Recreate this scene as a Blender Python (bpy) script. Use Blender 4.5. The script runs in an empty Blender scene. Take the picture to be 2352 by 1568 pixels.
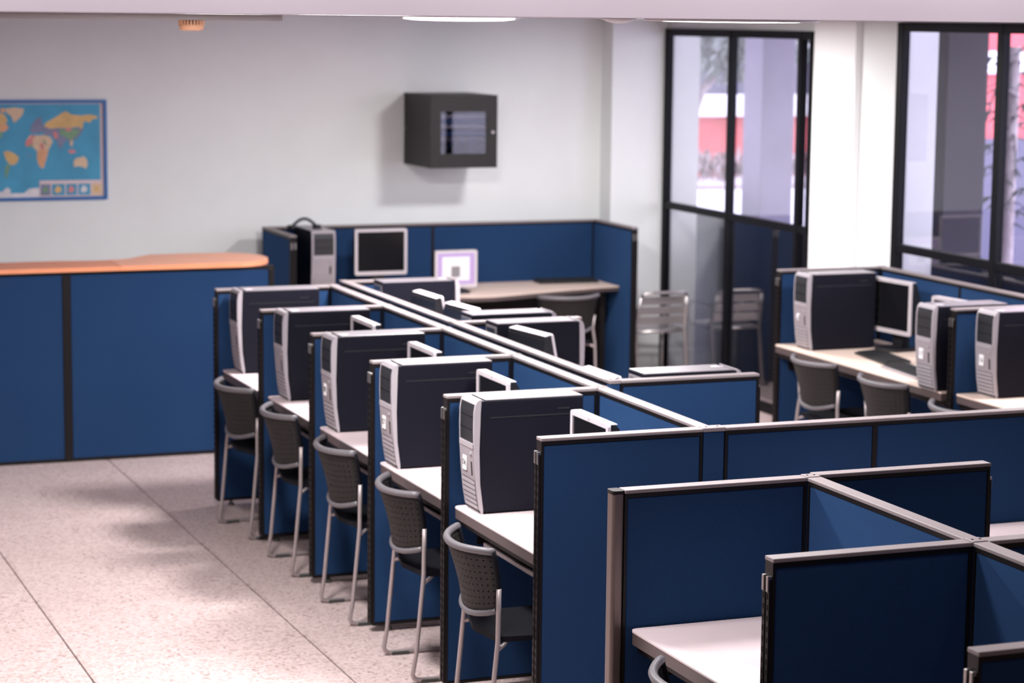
import bpy, bmesh, math, random
from mathutils import Matrix, Vector
random.seed(7)
S = bpy.context.scene
COL = S.collection
PI = math.pi

# ------------------------------------------------------------------ camera
F_PX, YAW, PITCH, ROLL, CAM_H = 5305.9, 0.371428, 0.139239, 0.010669, 2.673
cy, sy, cp, sp = math.cos(YAW), math.sin(YAW), math.cos(PITCH), math.sin(PITCH)
fwd = Vector((sy*cp, cy*cp, -sp)); rgt = Vector((cy, -sy, 0)); upv = rgt.cross(fwd)
c_, s_ = math.cos(ROLL), math.sin(ROLL)
r2 = c_*rgt + s_*upv; u2 = -s_*rgt + c_*upv
cam_d = bpy.data.cameras.new('camera'); cam = bpy.data.objects.new('camera', cam_d); COL.objects.link(cam)
cam.matrix_world = Matrix(((r2.x, u2.x, -fwd.x, 0), (r2.y, u2.y, -fwd.y, 0), (r2.z, u2.z, -fwd.z, CAM_H), (0, 0, 0, 1)))
cam_d.sensor_width = 36; cam_d.lens = F_PX/2352*36; cam_d.clip_start = .05; cam_d.clip_end = 200
cam_d.dof.use_dof = True; cam_d.dof.focus_distance = 7.3; cam_d.dof.aperture_fstop = 3.6
S.camera = cam

# ------------------------------------------------------------------ world, exposure
S.view_settings.view_transform = 'Standard'; S.view_settings.look = 'None'
S.view_settings.gamma = 1; S.view_settings.use_curve_mapping = False
S.view_settings.exposure = 0.0
W = bpy.data.worlds.new('sky'); S.world = W; W.use_nodes = True
bg = W.node_tree.nodes['Background']; bg.inputs[0].default_value = (.86, .84, 1.0, 1); bg.inputs[1].default_value = 6.0
LAMP_POWER = 150; LAMP_COLOR = (1.0, .98, .975)

# ------------------------------------------------------------------ materials
MATS = {}
def mat(name, col, rough=.5, metal=0, noise=0, nscale=40, bump=0, bscale=200, emit=None, estr=0, spec=.5, coat=0):
    if name in MATS: return MATS[name]
    m = bpy.data.materials.new(name); m.use_nodes = True; MATS[name] = m
    nt = m.node_tree; b = nt.nodes['Principled BSDF']
    b.inputs['Base Color'].default_value = (*col, 1); b.inputs['Roughness'].default_value = rough
    b.inputs['Metallic'].default_value = metal; b.inputs['Specular IOR Level'].default_value = spec
    b.inputs['Coat Weight'].default_value = coat
    if emit: b.inputs['Emission Color'].default_value = (*emit, 1); b.inputs['Emission Strength'].default_value = estr
    tc = nt.nodes.new('ShaderNodeTexCoord')
    if noise:
        n = nt.nodes.new('ShaderNodeTexNoise'); n.inputs['Scale'].default_value = nscale; n.inputs['Detail'].default_value = 4
        r = nt.nodes.new('ShaderNodeValToRGB')
        lo = [max(0, c*(1-noise)) for c in col]; hi = [min(1, c*(1+noise)) for c in col]
        r.color_ramp.elements[0].color = (*lo, 1); r.color_ramp.elements[1].color = (*hi, 1)
        r.color_ramp.elements[0].position = .3; r.color_ramp.elements[1].position = .7
        nt.links.new(tc.outputs['Object'], n.inputs['Vector']); nt.links.new(n.outputs['Fac'], r.inputs['Fac'])
        nt.links.new(r.outputs['Color'], b.inputs['Base Color'])
    if bump:
        n = nt.nodes.new('ShaderNodeTexNoise'); n.inputs['Scale'].default_value = bscale; n.inputs['Detail'].default_value = 3
        bp = nt.nodes.new('ShaderNodeBump'); bp.inputs['Strength'].default_value = bump; bp.inputs['Distance'].default_value = .002
        nt.links.new(tc.outputs['Object'], n.inputs['Vector']); nt.links.new(n.outputs['Fac'], bp.inputs['Height'])
        nt.links.new(bp.outputs['Normal'], b.inputs['Normal'])
    return m
def glass_mat(name, tint=(.95, .95, .97), ior=.19):
    m = bpy.data.materials.new(name); m.use_nodes = True; nt = m.node_tree; nt.nodes.clear()
    o = nt.nodes.new('ShaderNodeOutputMaterial'); mx = nt.nodes.new('ShaderNodeMixShader'); t = nt.nodes.new('ShaderNodeBsdfTransparent')
    g = nt.nodes.new('ShaderNodeBsdfGlossy')
    lw = nt.nodes.new('ShaderNodeLayerWeight'); lw.inputs[0].default_value = .5          # Facing = 1 - |cos|
    f0 = ior
    pw = nt.nodes.new('ShaderNodeMath'); pw.operation = 'POWER'; pw.inputs[1].default_value = 5; nt.links.new(lw.outputs['Facing'], pw.inputs[0])
    fr = nt.nodes.new('ShaderNodeMath'); fr.operation = 'MULTIPLY_ADD'; fr.inputs[1].default_value = 1-f0; fr.inputs[2].default_value = f0; nt.links.new(pw.outputs[0], fr.inputs[0])
    t.inputs[0].default_value = (*tint, 1); g.inputs['Roughness'].default_value = 0.01
    nt.links.new(fr.outputs[0], mx.inputs[0]); nt.links.new(t.outputs[0], mx.inputs[1]); nt.links.new(g.outputs[0], mx.inputs[2]); nt.links.new(mx.outputs[0], o.inputs[0])
    MATS[name] = m; return m
def terrazzo():
    m = bpy.data.materials.new('terrazzo'); m.use_nodes = True; nt = m.node_tree; b = nt.nodes['Principled BSDF']
    tc = nt.nodes.new('ShaderNodeTexCoord'); v = nt.nodes.new('ShaderNodeTexVoronoi'); v.inputs['Scale'].default_value = 75
    r = nt.nodes.new('ShaderNodeValToRGB'); e = r.color_ramp.elements
    e[0].position = 0; e[0].color = (.23, .15, .14, 1); e[1].position = 1; e[1].color = (.60, .48, .47, 1)
    for p, c in ((.25, (.46, .355, .34, 1)), (.6, (.57, .455, .445, 1))):
        q = e.new(p); q.color = c
    n = nt.nodes.new('ShaderNodeTexNoise'); n.inputs['Scale'].default_value = 2.2; n.inputs['Detail'].default_value = 3
    mx = nt.nodes.new('ShaderNodeMix'); mx.data_type = 'RGBA'; mx.blend_type = 'MULTIPLY'; mx.inputs[0].default_value = .2
    r2_ = nt.nodes.new('ShaderNodeValToRGB'); r2_.color_ramp.elements[0].color = (.75, .68, .62, 1); r2_.color_ramp.elements[1].color = (1, 1, 1, 1)
    nt.links.new(tc.outputs['Object'], v.inputs['Vector']); nt.links.new(v.outputs['Color'], r.inputs['Fac'])
    nt.links.new(tc.outputs['Object'], n.inputs['Vector']); nt.links.new(n.outputs['Fac'], r2_.inputs['Fac'])
    nt.links.new(r.outputs['Color'], mx.inputs[6]); nt.links.new(r2_.outputs['Color'], mx.inputs[7]); nt.links.new(mx.outputs[2], b.inputs['Base Color'])
    b.inputs['Roughness'].default_value = .45; MATS['terrazzo'] = m; return m
def perforated():
    m = bpy.data.materials.new('perforated_plastic'); m.use_nodes = True; nt = m.node_tree; b = nt.nodes['Principled BSDF']
    b.inputs['Base Color'].default_value = (.016, .014, .0135, 1); b.inputs['Roughness'].default_value = .6; b.inputs['Specular IOR Level'].default_value = .25
    uv = nt.nodes.new('ShaderNodeUVMap'); sx = nt.nodes.new('ShaderNodeSeparateXYZ'); nt.links.new(uv.outputs[0], sx.inputs[0])
    def cell(sock, k):
        a = nt.nodes.new('ShaderNodeMath'); a.operation = 'MULTIPLY'; a.inputs[1].default_value = k; nt.links.new(sock, a.inputs[0])
        f_ = nt.nodes.new('ShaderNodeMath'); f_.operation = 'FRACT'; nt.links.new(a.outputs[0], f_.inputs[0])
        s2 = nt.nodes.new('ShaderNodeMath'); s2.operation = 'SUBTRACT'; s2.inputs[1].default_value = .5; nt.links.new(f_.outputs[0], s2.inputs[0])
        p2 = nt.nodes.new('ShaderNodeMath'); p2.operation = 'POWER'; p2.inputs[1].default_value = 2; nt.links.new(s2.outputs[0], p2.inputs[0])
        return p2
    a, c = cell(sx.outputs[0], 18), cell(sx.outputs[1], 10)
    ad = nt.nodes.new('ShaderNodeMath'); ad.operation = 'ADD'; nt.links.new(a.outputs[0], ad.inputs[0]); nt.links.new(c.outputs[0], ad.inputs[1])
    lt = nt.nodes.new('ShaderNodeMath'); lt.operation = 'GREATER_THAN'; lt.inputs[1].default_value = .018; nt.links.new(ad.outputs[0], lt.inputs[0])
    nt.links.new(lt.outputs[0], b.inputs['Alpha']); MATS['perforated_plastic'] = m; return m

M_fab = mat('blue_fabric', (.0150, .0425, .112), .95, noise=.10, nscale=260, bump=.35, bscale=700, spec=.1)
b_ = M_fab.node_tree.nodes['Principled BSDF']; b_.inputs['Sheen Weight'].default_value = .30; b_.inputs['Sheen Roughness'].default_value = .45; b_.inputs['Sheen Tint'].default_value = (.16, .42, 1.0, 1)
M_frame = mat('dark_brown_trim', (.010, .0075, .008), .45, spec=.22)
M_cap = mat('aluminium_cap', (.25, .21, .215), .5, spec=.3, noise=.05, nscale=6)
M_post = mat('bronze_post', (.16, .12, .11), .35, metal=.5)
M_clip = mat('steel_clip', (.35, .33, .32), .3, metal=.9)
M_desk = mat('laminate', (.72, .595, .61), .38, noise=.02, nscale=8)
M_deskw = mat('laminate_warm', (.84, .66, .56), .4, noise=.02, nscale=8)
M_edge = mat('desk_edge', (.085, .062, .062), .4)
M_case = mat('black_case', (.007, .007, .013), .55, spec=.12)
M_ctop = mat('case_top_sheen', (.21, .185, .205), .36, spec=.8)  # lighter grey stands in for light reflected off the black case top
M_bezel = mat('silver_plastic', (.36, .325, .35), .42)
M_bezel2 = mat('silver_plastic_dark', (.30, .265, .285), .45)
M_bay = mat('bay_black', (.022, .022, .025), .35)
M_white = mat('sticker_white', (.9, .88, .9), .6)
M_ink = mat('ink', (.006, .006, .007), .9, spec=.05)
M_screen = mat('screen_black', (.008, .008, .010), .12)
M_monb = mat('monitor_silver', (.58, .53, .56), .38)
M_monk = mat('monitor_black', (.014, .014, .017), .4)
M_key = mat('key_black', (.02, .02, .022), .5)
M_keyg = mat('key_tray_silver', (.35, .31, .33), .45)
M_leg = mat('chair_leg_metal', (.40, .34, .34), .38, metal=.45)
M_rim = mat('chair_rim', (.12, .11, .12), .45)
M_seat = mat('chair_seat', (.006, .006, .009), .7, spec=.12)
M_foot = mat('rubber_foot', (.045, .045, .043), .7)
M_chrome = mat('brushed_aluminium', (.55, .51, .51), .32, metal=.85)
M_wall = mat('wall_paint', (.83, .85, .845), .75, noise=.02, nscale=3)
M_wallw = mat('column_paint', (.93, .92, .92), .7, noise=.015, nscale=3)
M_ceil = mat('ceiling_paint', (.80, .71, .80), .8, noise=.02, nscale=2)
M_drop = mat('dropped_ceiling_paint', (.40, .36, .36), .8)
M_ofr = mat('window_frame_black', (.004, .004, .006), .5, spec=.15)
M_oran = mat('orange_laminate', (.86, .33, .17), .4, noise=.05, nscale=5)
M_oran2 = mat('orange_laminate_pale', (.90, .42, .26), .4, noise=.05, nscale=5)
M_lens = mat('lamp_lens', (.9, .9, .9), .5, emit=(1, .97, .97), estr=9.0)
M_lring = mat('lamp_ring', (.75, .72, .74), .5)
M_glass = glass_mat('window_glass')
M_cabg = glass_mat('cabinet_glass', (.55, .55, .6), .06)
M_terr = terrazzo(); M_perf = perforated()
M_grout = mat('floor_joint', (.10, .075, .07), .8)
M_cab = mat('cabinet_black', (.017, .0145, .015), .5, spec=.3)

# ------------------------------------------------------------------ mesh helpers
class MB:
    def __init__(s): s.v = []; s.f = []; s.m = []; s.mats = []; s.sm = []; s.uv = {}
    def mi(s, m):
        if m not in s.mats: s.mats.append(m)
        return s.mats.index(m)
    def add(s, vs, fs, m, smooth=False):
        o = len(s.v); s.v += [tuple(v) for v in vs]; k = s.mi(m)
        for f in fs: s.f.append([i+o for i in f]); s.m.append(k); s.sm.append(smooth)
        return s
    def box(s, x0, x1, y0, y1, z0, z1, m, bev=0):
        if bev <= 0:
            vs = [(x, y, z) for z in (z0, z1) for y in (y0, y1) for x in (x0, x1)]
            return s.add(vs, [(0, 2, 3, 1), (4, 5, 7, 6), (0, 1, 5, 4), (2, 6, 7, 3), (0, 4, 6, 2), (1, 3, 7, 5)], m)
        bm = bmesh.new(); bmesh.ops.create_cube(bm, size=1)
        for v in bm.verts: v.co = Vector(((x0+x1)/2+v.co.x*(x1-x0), (y0+y1)/2+v.co.y*(y1-y0), (z0+z1)/2+v.co.z*(z1-z0)))
        bmesh.ops.bevel(bm, geom=bm.edges[:], offset=bev, segments=2, affect='EDGES', profile=.5)
        return s.frombm(bm, m)
    def frombm(s, bm, m, smooth=False):
        bm.verts.index_update(); s.add([v.co.copy() for v in bm.verts], [[v.index for v in f.verts] for f in bm.faces], m, smooth); bm.free(); return s
    def prism(s, poly, a0, a1, m, axis='z', side=None, smooth=False):
        n = len(poly)
        def P(p, a): return {'z': (p[0], p[1], a), 'y': (p[0], a, p[1]), 'x': (a, p[0], p[1])}[axis]
        vs = [P(p, a0) for p in poly]+[P(p, a1) for p in poly]
        s.add(vs, [list(range(n))[::-1], list(range(n, 2*n))], m)
        s.add(vs, [(i, (i+1) % n, (i+1) % n+n, i+n) for i in range(n)], side or m, smooth)
        return s
    def tube(s, pts, r, m, n=8, closed=False):
        pts = [Vector(p) for p in pts]; k = len(pts); vs = []; fs = []
        ref = None
        for i, p in enumerate(pts):
            a = pts[(i-1) % k] if (closed or i > 0) else p; b = pts[(i+1) % k] if (closed or i < k-1) else p
            t = (b-a).normalized()
            if ref is None: ref = Vector((0, 0, 1)) if abs(t.z) < .9 else Vector((1, 0, 0))
            u = (ref - t*ref.dot(t)).normalized(); ref = u; w = t.cross(u)
            rr = r[i] if isinstance(r, (list, tuple)) else r
            vs += [p+(u*math.cos(2*PI*j/n)+w*math.sin(2*PI*j/n))*rr for j in range(n)]
        for i in range(k if closed else k-1):
            for j in range(n):
                a = i*n+j; b = i*n+(j+1) % n; c = ((i+1) % k)*n+(j+1) % n; d = ((i+1) % k)*n+j
                fs.append((a, b, c, d))
        if not closed: fs += [list(range(n))[::-1], list(range((k-1)*n, k*n))]
        return s.add(vs, fs, m, True)
    def lathe(s, prof, m, n=32, smooth=True, c=(0, 0, 0)):
        vs = []; fs = []; k = len(prof)
        for r, z in prof: vs += [(c[0]+r*math.cos(2*PI*j/n), c[1]+r*math.sin(2*PI*j/n), c[2]+z) for j in range(n)]
        for i in range(k-1):
            for j in range(n): fs.append((i*n+j, i*n+(j+1) % n, (i+1)*n+(j+1) % n, (i+1)*n+j))
        fs += [list(range(n))[::-1], list(range((k-1)*n, k*n))]
        return s.add(vs, fs, m, smooth)
    def build(s, name, parent=None, loc=None):
        me = bpy.data.meshes.new(name); me.from_pydata(s.v, [], s.f)
        for m in s.mats: me.materials.append(m)
        for i, p in enumerate(me.polygons): p.material_index = s.m[i]; p.use_smooth = s.sm[i]
        bm = bmesh.new(); bm.from_mesh(me); bmesh.ops.recalc_face_normals(bm, faces=bm.faces); bm.to_mesh(me); bm.free()
        o = bpy.data.objects.new(name, me); COL.objects.link(o)
        if parent: o.parent = parent
        if loc: o.location = loc
        return o
def B(name, parent, x0, x1, y0, y1, z0, z1, m, bev=0): return MB().box(x0, x1, y0, y1, z0, z1, m, bev).build(name, parent)
def tag(o, label, cat, group=None):
    o['label'] = label; o['category'] = cat
    if group: o['group'] = group
    return o
def thing(name, label, cat, loc=(0, 0, 0), rz=0, group=None):
    o = bpy.data.objects.new(name, None); COL.objects.link(o); o.location = loc; o.rotation_euler = (0, 0, rz); o.empty_display_size = .1
    return tag(o, label, cat, group)
def struct(o): o['kind'] = 'structure'; return o
def dup(root, loc=None, rz=None, label=None, group=None):
    r = root.copy(); COL.objects.link(r)
    if loc is not None: r.location = loc
    if rz is not None: r.rotation_euler = (0, 0, rz)
    if label: r['label'] = label
    if group: r['group'] = group
    for ch in list(root.children):
        c = ch.copy(); COL.objects.link(c); c.parent = r
        for g in ch.children:
            d = g.copy(); COL.objects.link(d); d.parent = c
    return r
def rounded(x0, x1, y0, y1, r, n=5, corners=(1, 1, 1, 1)):
    out = []
    for (cx, cy_, a0), k in zip(((x1-r, y1-r, 0), (x0+r, y1-r, 90), (x0+r, y0+r, 180), (x1-r, y0+r, 270)), corners):
        if not k:
            out.append({0: (x1, y1), 90: (x0, y1), 180: (x0, y0), 270: (x1, y0)}[a0]); continue
        for i in range(n+1):
            a = math.radians(a0+90*i/n); out.append((cx+r*math.cos(a), cy_+r*math.sin(a)))
    return out
def text_mesh(txt, size, name, m, parent, matrix):
    cu = bpy.data.curves.new('txt', 'FONT'); cu.body = txt; cu.size = size; cu.align_x = 'CENTER'; cu.align_y = 'CENTER'; cu.extrude = .0002
    o = bpy.data.objects.new('txt', cu); COL.objects.link(o); dg = bpy.context.evaluated_depsgraph_get()
    me = bpy.data.meshes.new_from_object(o.evaluated_get(dg)); bpy.data.objects.remove(o); bpy.data.curves.remove(cu)
    me.transform(matrix); me.materials.clear(); me.materials.append(m)
    t = bpy.data.objects.new(name, me); COL.objects.link(t); t.parent = parent; return t

# ------------------------------------------------------------------ room shell
XW, YW, ZC = 7.33, 15.90, 2.675
XL, YN, ZH = -2.6, -2.2, 3.25
fl = struct(B('floor', None, XL, XW+.3, YN, YW+.2, -.12, -.012, M_grout))
# terrazzo slabs, thin joints between them
gx = [XL, -1.254, -.262, .73, 1.722, 2.716, 3.71, 4.70, 5.69, 6.68, XW+.27]
gy = [YN, -.3, .66, 1.62, 2.58, 3.54, 4.50, 5.46, 6.42, 7.38, 8.34, 9.30, 10.27, 11.18, 12.14, 13.1, 14.06, 15.02, YW+.2]
slab_me = {}
for i in range(len(gx)-1):
    for j in range(len(gy)-1):
        a, b, c, d = gx[i], gx[i+1], gy[j], gy[j+1]
        k = (round(b-a, 3), round(d-c, 3))
        if k not in slab_me:
            o = MB().box(.004, b-a-.004, .0012, d-c-.0012, -.02, 0, M_terr).build('floor_slab'); slab_me[k] = o.data
        else:
            o = bpy.data.objects.new('floor_slab', slab_me[k]); COL.objects.link(o)
        o.parent = fl; o.location = (a, c, 0)
struct(B('wall_back', None, XL, XW+.3, YW, YW+.2, -.1, 3.3, M_wall))
struct(B('wall_left', None, XL-.2, XL, YN, YW+.2, -.1, 3.3, MATS.get('front_wall_paint') or mat('front_wall_paint', (.25, .23, .24), .8)))
struct(B('wall_front', None, XL-.2, XW+.3, YN-.2, YN, -.1, 3.3, mat('front_wall_paint', (.25, .23, .24), .8)))
struct(B('trim_1', None, 6.887, XW+.27, 15.70, YW, -.01, ZC, M_wall))           # pilaster in the far corner
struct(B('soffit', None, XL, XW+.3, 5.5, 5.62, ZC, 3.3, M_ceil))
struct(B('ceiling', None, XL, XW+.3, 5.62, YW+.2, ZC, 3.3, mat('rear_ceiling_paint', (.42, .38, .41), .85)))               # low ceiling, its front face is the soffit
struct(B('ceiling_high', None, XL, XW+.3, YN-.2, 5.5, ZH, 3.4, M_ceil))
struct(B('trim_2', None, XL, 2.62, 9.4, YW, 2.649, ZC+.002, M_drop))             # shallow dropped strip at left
# right wall with its two window openings
struct(B('wall_right', None, XW, XW+.27, 12.36, 13.44, -.01, 3.3, M_wall))
struct(B('wall_right_header', None, XW, XW+.27, 13.44, 15.70, 2.606, 3.3, M_wall))
struct(B('wall_right_top', None, XW, XW+.27, 7.0, 12.36, 2.668, 3.3, M_wall))
struct(B('wall_right_near', None, XW, XW+.27, YN-.2, 7.0, -.01, 3.3, M_wall))
struct(B('trim_3', None, XW-.046, XW, 12.82, 13.36, -.0, ZC, M_wallw))           # flat white column

def window(name, y0, y1, z1, posts, M_glass):
    w = bpy.data.objects.new(name, None); COL.objects.link(w); w.location = (XW, y0, 0); struct(w)
    L = y1-y0
    for a, b in posts: B('frame_post', w, -.025, .028, a-y0, b-y0, 0, z1, M_ofr, .004)
    B('frame_rail', w, -.022, .022, 0, L, 1.275, 1.325, M_ofr, .004)
    B('frame_rail', w, -.022, .022, 0, L, z1-.055, z1, M_ofr, .004)
    B('frame_rail', w, -.022, .022, 0, L, 0, .065, M_ofr, .004)
    ps = sorted(posts)
    for (a, b), (c, d) in zip(ps[:-1], ps[1:]):
        B('pane', w, .006, .012, b-y0, c-y0, .065, 1.275, M_glass); B('pane', w, .006, .012, b-y0, c-y0, 1.325, z1-.055, M_glass)
    return w
window('window_1', 13.44, 15.70, 2.606, [(13.44, 13.47), (13.575, 13.625), (14.60, 14.65), (15.65, 15.70)], M_glass)
window('window_2', 7.0, 12.36, 2.668, [(7.0, 7.06), (8.95, 9.01), (10.1, 10.16), (11.205, 11.265), (12.29, 12.36)], glass_mat('clear_window_glass', (.90, .89, .93), .07))

# ------------------------------------------------------------------ outside the glass
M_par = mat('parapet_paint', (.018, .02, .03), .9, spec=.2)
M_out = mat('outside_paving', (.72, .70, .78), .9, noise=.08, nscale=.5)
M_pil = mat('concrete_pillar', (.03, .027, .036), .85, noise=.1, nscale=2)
M_red = mat('red_brick_paint', (.62, .13, .15), .85, noise=.12, nscale=3)
M_band = mat('white_band', (.85, .84, .90), .8)
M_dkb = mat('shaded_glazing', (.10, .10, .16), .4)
M_hedge = mat('dry_hedge', (.38, .30, .33), .95, noise=.4, nscale=6)
M_leaf = mat('tree_leaf', (.30, .34, .33), .8, noise=.3, nscale=4)
M_palm = mat('palm_leaf', (.03, .04, .05), .7)
M_bark = mat('bark', (.35, .30, .32), .95, noise=.3, nscale=8)
struct(B('ground', None, XW+.27, 60, 2, 70, -.3, -.10, M_out))
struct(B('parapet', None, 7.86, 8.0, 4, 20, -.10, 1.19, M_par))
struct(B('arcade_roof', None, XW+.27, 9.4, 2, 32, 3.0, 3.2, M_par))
tag(B('street_pillar', None, 8.80, 9.10, 17.0, 17.34, -.10, 2.998, mat('hazed_concrete', (.22, .20, .28), .85, noise=.1, nscale=2), .01), 'concrete pillar with violet grey haze in its colour outside the far tall window', 'pillar', 'pillars outside')  # lighter than the other pillar: lens flare haze put into its colour
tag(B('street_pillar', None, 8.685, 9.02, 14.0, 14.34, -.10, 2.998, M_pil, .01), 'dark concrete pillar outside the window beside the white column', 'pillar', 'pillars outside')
bl = thing('street_building', 'red walled building with white band seen through the far window', 'building', (9.3, 23.0, 0))
B('plinth', bl, 0, 3.4, 0, 4, -.10, .95, M_band); B('wall', bl, 0, 3.4, .05, 4, .95, 1.62, M_red); B('band', bl, -.05, 3.45, -.06, 4, 1.62, 1.86, M_band)
B('glazing', bl, 0, 3.4, .1, 4, 1.86, 2.35, M_dkb); B('roof', bl, -.2, 3.6, -.2, 4, 2.35, 2.5, M_band)
bl2 = thing('street_building', 'pink red building seen past the dark pillar at far right', 'building', (13.6, 22.0, 0))
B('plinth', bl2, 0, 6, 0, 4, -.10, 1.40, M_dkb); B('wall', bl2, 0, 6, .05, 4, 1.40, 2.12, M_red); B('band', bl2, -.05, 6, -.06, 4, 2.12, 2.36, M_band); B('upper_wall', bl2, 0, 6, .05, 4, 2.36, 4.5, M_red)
def leaves(n, c, rad, size, m):
    mb = MB()
    for i in range(n):
        d = Vector((random.gauss(0, 1), random.gauss(0, 1), random.gauss(0, 1))).normalized()*random.random()**.4
        p = Vector((c[0]+d.x*rad[0], c[1]+d.y*rad[1], c[2]+d.z*rad[2])); s = size*random.uniform(.6, 1.4)
        q = Matrix.Rotation(random.random()*6.28, 3, 'Z') @ Matrix.Rotation(random.random()*3, 3, 'X')
        mb.add([p+q @ Vector(v)*s for v in ((-.3, 0, 0), (0, -1, 0), (.3, 0, 0), (0, 1, .2))], [(0, 1, 2, 3)], m)
    return mb
struct(B('planter_wall', None, 8.6, 13.4, 21.8, 22.4, -.10, .90, M_band))
hd = leaves(1600, (11.0, 22.1, 1.14), (2.3, .25, .14), .07, M_hedge).build('hedge'); tag(hd, 'dry greyish hedge in front of the red building outside', 'hedge')
tr = thing('street_tree', 'pale leafy tree leaning past the far window outside', 'tree', (9.0, 19.4, -.10))
MB().tube([(0, 0, 0), (.05, 0, .9), (.22, 0, 1.6), (.45, .1, 2.1), (.8, .1, 2.5), (1.2, 0, 3.0)], [.06, .055, .05, .045, .04, .03], M_bark, 10).build('trunk', tr)
MB().tube([(.22, 0, 1.6), (.1, .05, 2.1), (0, .1, 2.7)], [.07, .06, .03], M_bark, 8).build('branch', tr)
leaves(2400, (.75, .1, 2.75), (1.0, .8, .55), .09, M_leaf).build('foliage', tr)['kind'] = 'stuff'
pm = thing('palm_plant', 'dark spiky palm fronds outside the right window', 'plant', (9.72, 14.75, -.10))
for i in range(16):
    a = i*2.4; mb = MB(); h = 1.3+.08*i; c, s = math.cos(a), math.sin(a); ln = random.uniform(.35, .5)
    pts = [Vector((c*t*ln, s*t*ln, h+.55*t-.75*t*t)) for t in [k/6 for k in range(7)]]
    for k in range(6):
        p = pts[k]; sd = Vector((-s, c, 0)); w = .16*(1-k/7)
        for sg in (1, -1): mb.add([p, p+Vector((c, s, 0))*.05, p+sd*sg*w+Vector((c, s, 0))*.09-Vector((0, 0, .07))], [(0, 1, 2)], M_palm)
    mb.tube(pts, .006, M_palm, 5); mb.build('frond', pm)
MB().tube([(0, 0, 0), (0, 0, 2.6)], .05, M_bark, 8).build('stem', pm)

# ------------------------------------------------------------------ ceiling lamps and fittings
def ceiling_lamp(x, y, label, power=1.0, z=ZC, hang=.016, r=.27, flush=False):
    t = thing('ceiling_lamp', label, 'lamp', (x, y, z), 0, 'round ceiling lamps')
    e = .0004 if flush else .008
    MB().lathe([(r+.012, 0), (r+.012, -e), (r-.004, -e*1.1), (r-.004, 0)], M_lring, 40).build('lamp_ring', t)
    MB().lathe([(r-.004, -.0001 if flush else -.002), (r-.012, -.45*hang-(.0001 if flush else .001)), (r*.75, -.85*hang), (r*.25, -hang), (.001, -hang)], M_lens, 40).build('lamp_lens', t)
    l = bpy.data.lights.new('lamp_light', 'AREA'); l.shape = 'DISK'; l.size = 2*r*.95; l.energy = LAMP_POWER*power; l.color = LAMP_COLOR
    o = bpy.data.objects.new('lamp_light', l); COL.objects.link(o); o.parent = t; o.location = (0, 0, -hang-(.001 if flush else .012))
    return t
ceiling_lamp(3.75, 7.50, 'round glowing ceiling lamp at the soffit above the far glass window', .42, hang=.012, r=.30)
ceiling_lamp(4.09, 11.3, 'round glowing ceiling lamp above the wall cabinet', 1.0, hang=.020, r=.30)
for yy, nm, pw_ in ((8.5, 'nearest', .70), (10.5, 'middle', .82), (12.4, 'farthest', .95)):
    ceiling_lamp(2.15, yy, f'unseen fill lamp added flush over the aisle beside the computer row, {nm} of three', pw_, hang=.0006, r=.20, flush=True)  # added fill, flush so it stays unseen; brightens the aisle side panel faces
ceiling_lamp(-.60, 10.4, 'round ceiling lamp far left over the open floor, out of frame', .5)
ceiling_lamp(7.0, 9.9, 'round ceiling lamp over the window side desks, out of frame', .38)
ceiling_lamp(6.0, 13.3, 'flush round downlight over the metal chair beside the far booth', .50, hang=.0006, r=.20, flush=True)
for k, nm in enumerate(('first', 'second', 'third', 'fourth', 'fifth', 'sixth', 'seventh')):
    ceiling_lamp(.1+.68*k, 5.12, f'small added fill lamp on the high ceiling before the soffit, {nm} from the left', .021, ZH, r=.08)  # added out of view to brighten the soffit face
ceiling_lamp(2.05, 6.55, 'unseen fill lamp added flush over the aisle at the empty near carrels', .32, hang=.0006, r=.20, flush=True)  # added fill for the near carrel spine and desk, hidden edge-on
t = thing('smoke_detector', 'small beige ribbed smoke detector on the ceiling above the world map', 'detector', (2.27, 9.55, 2.649))
M_det = mat('beige_plastic', (.78, .42, .25), .5); M_detd = mat('detector_slot', (.22, .10, .06), .7)
MB().lathe([(.050, 0), (.050, -.020), (.044, -.020), (.044, 0)], M_detd, 36).build('vent_core', t)
mb = MB()
for i in range(24):
    a = 2*PI*i/24; c, s = math.cos(a), math.sin(a); q = []
    for dr, dt in ((.048, -.0032), (.048, .0032), (.054, .0032), (.054, -.0032)): q.append((c*dr-s*dt, s*dr+c*dt))
    mb.prism(q, -.021, 0, M_det)
mb.build('rib_ring', t)
MB().lathe([(.053, -.019), (.051, -.030), (.047, -.042), (.03, -.044), (.001, -.044)], M_det, 36).build('cap', t)
t = thing('camera_dome', 'small white dome fitting on the ceiling between two lamps', 'dome', (3.20, 7.25, ZC))
MB().lathe([(.062, 0), (.062, -.004), (.055, -.006)], M_lring, 28).build('dome_ring', t); MB().lathe([(.055, -.003), (.045, -.010), (.025, -.016), (.001, -.018)], M_lring, 28).build('dome', t)

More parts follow.
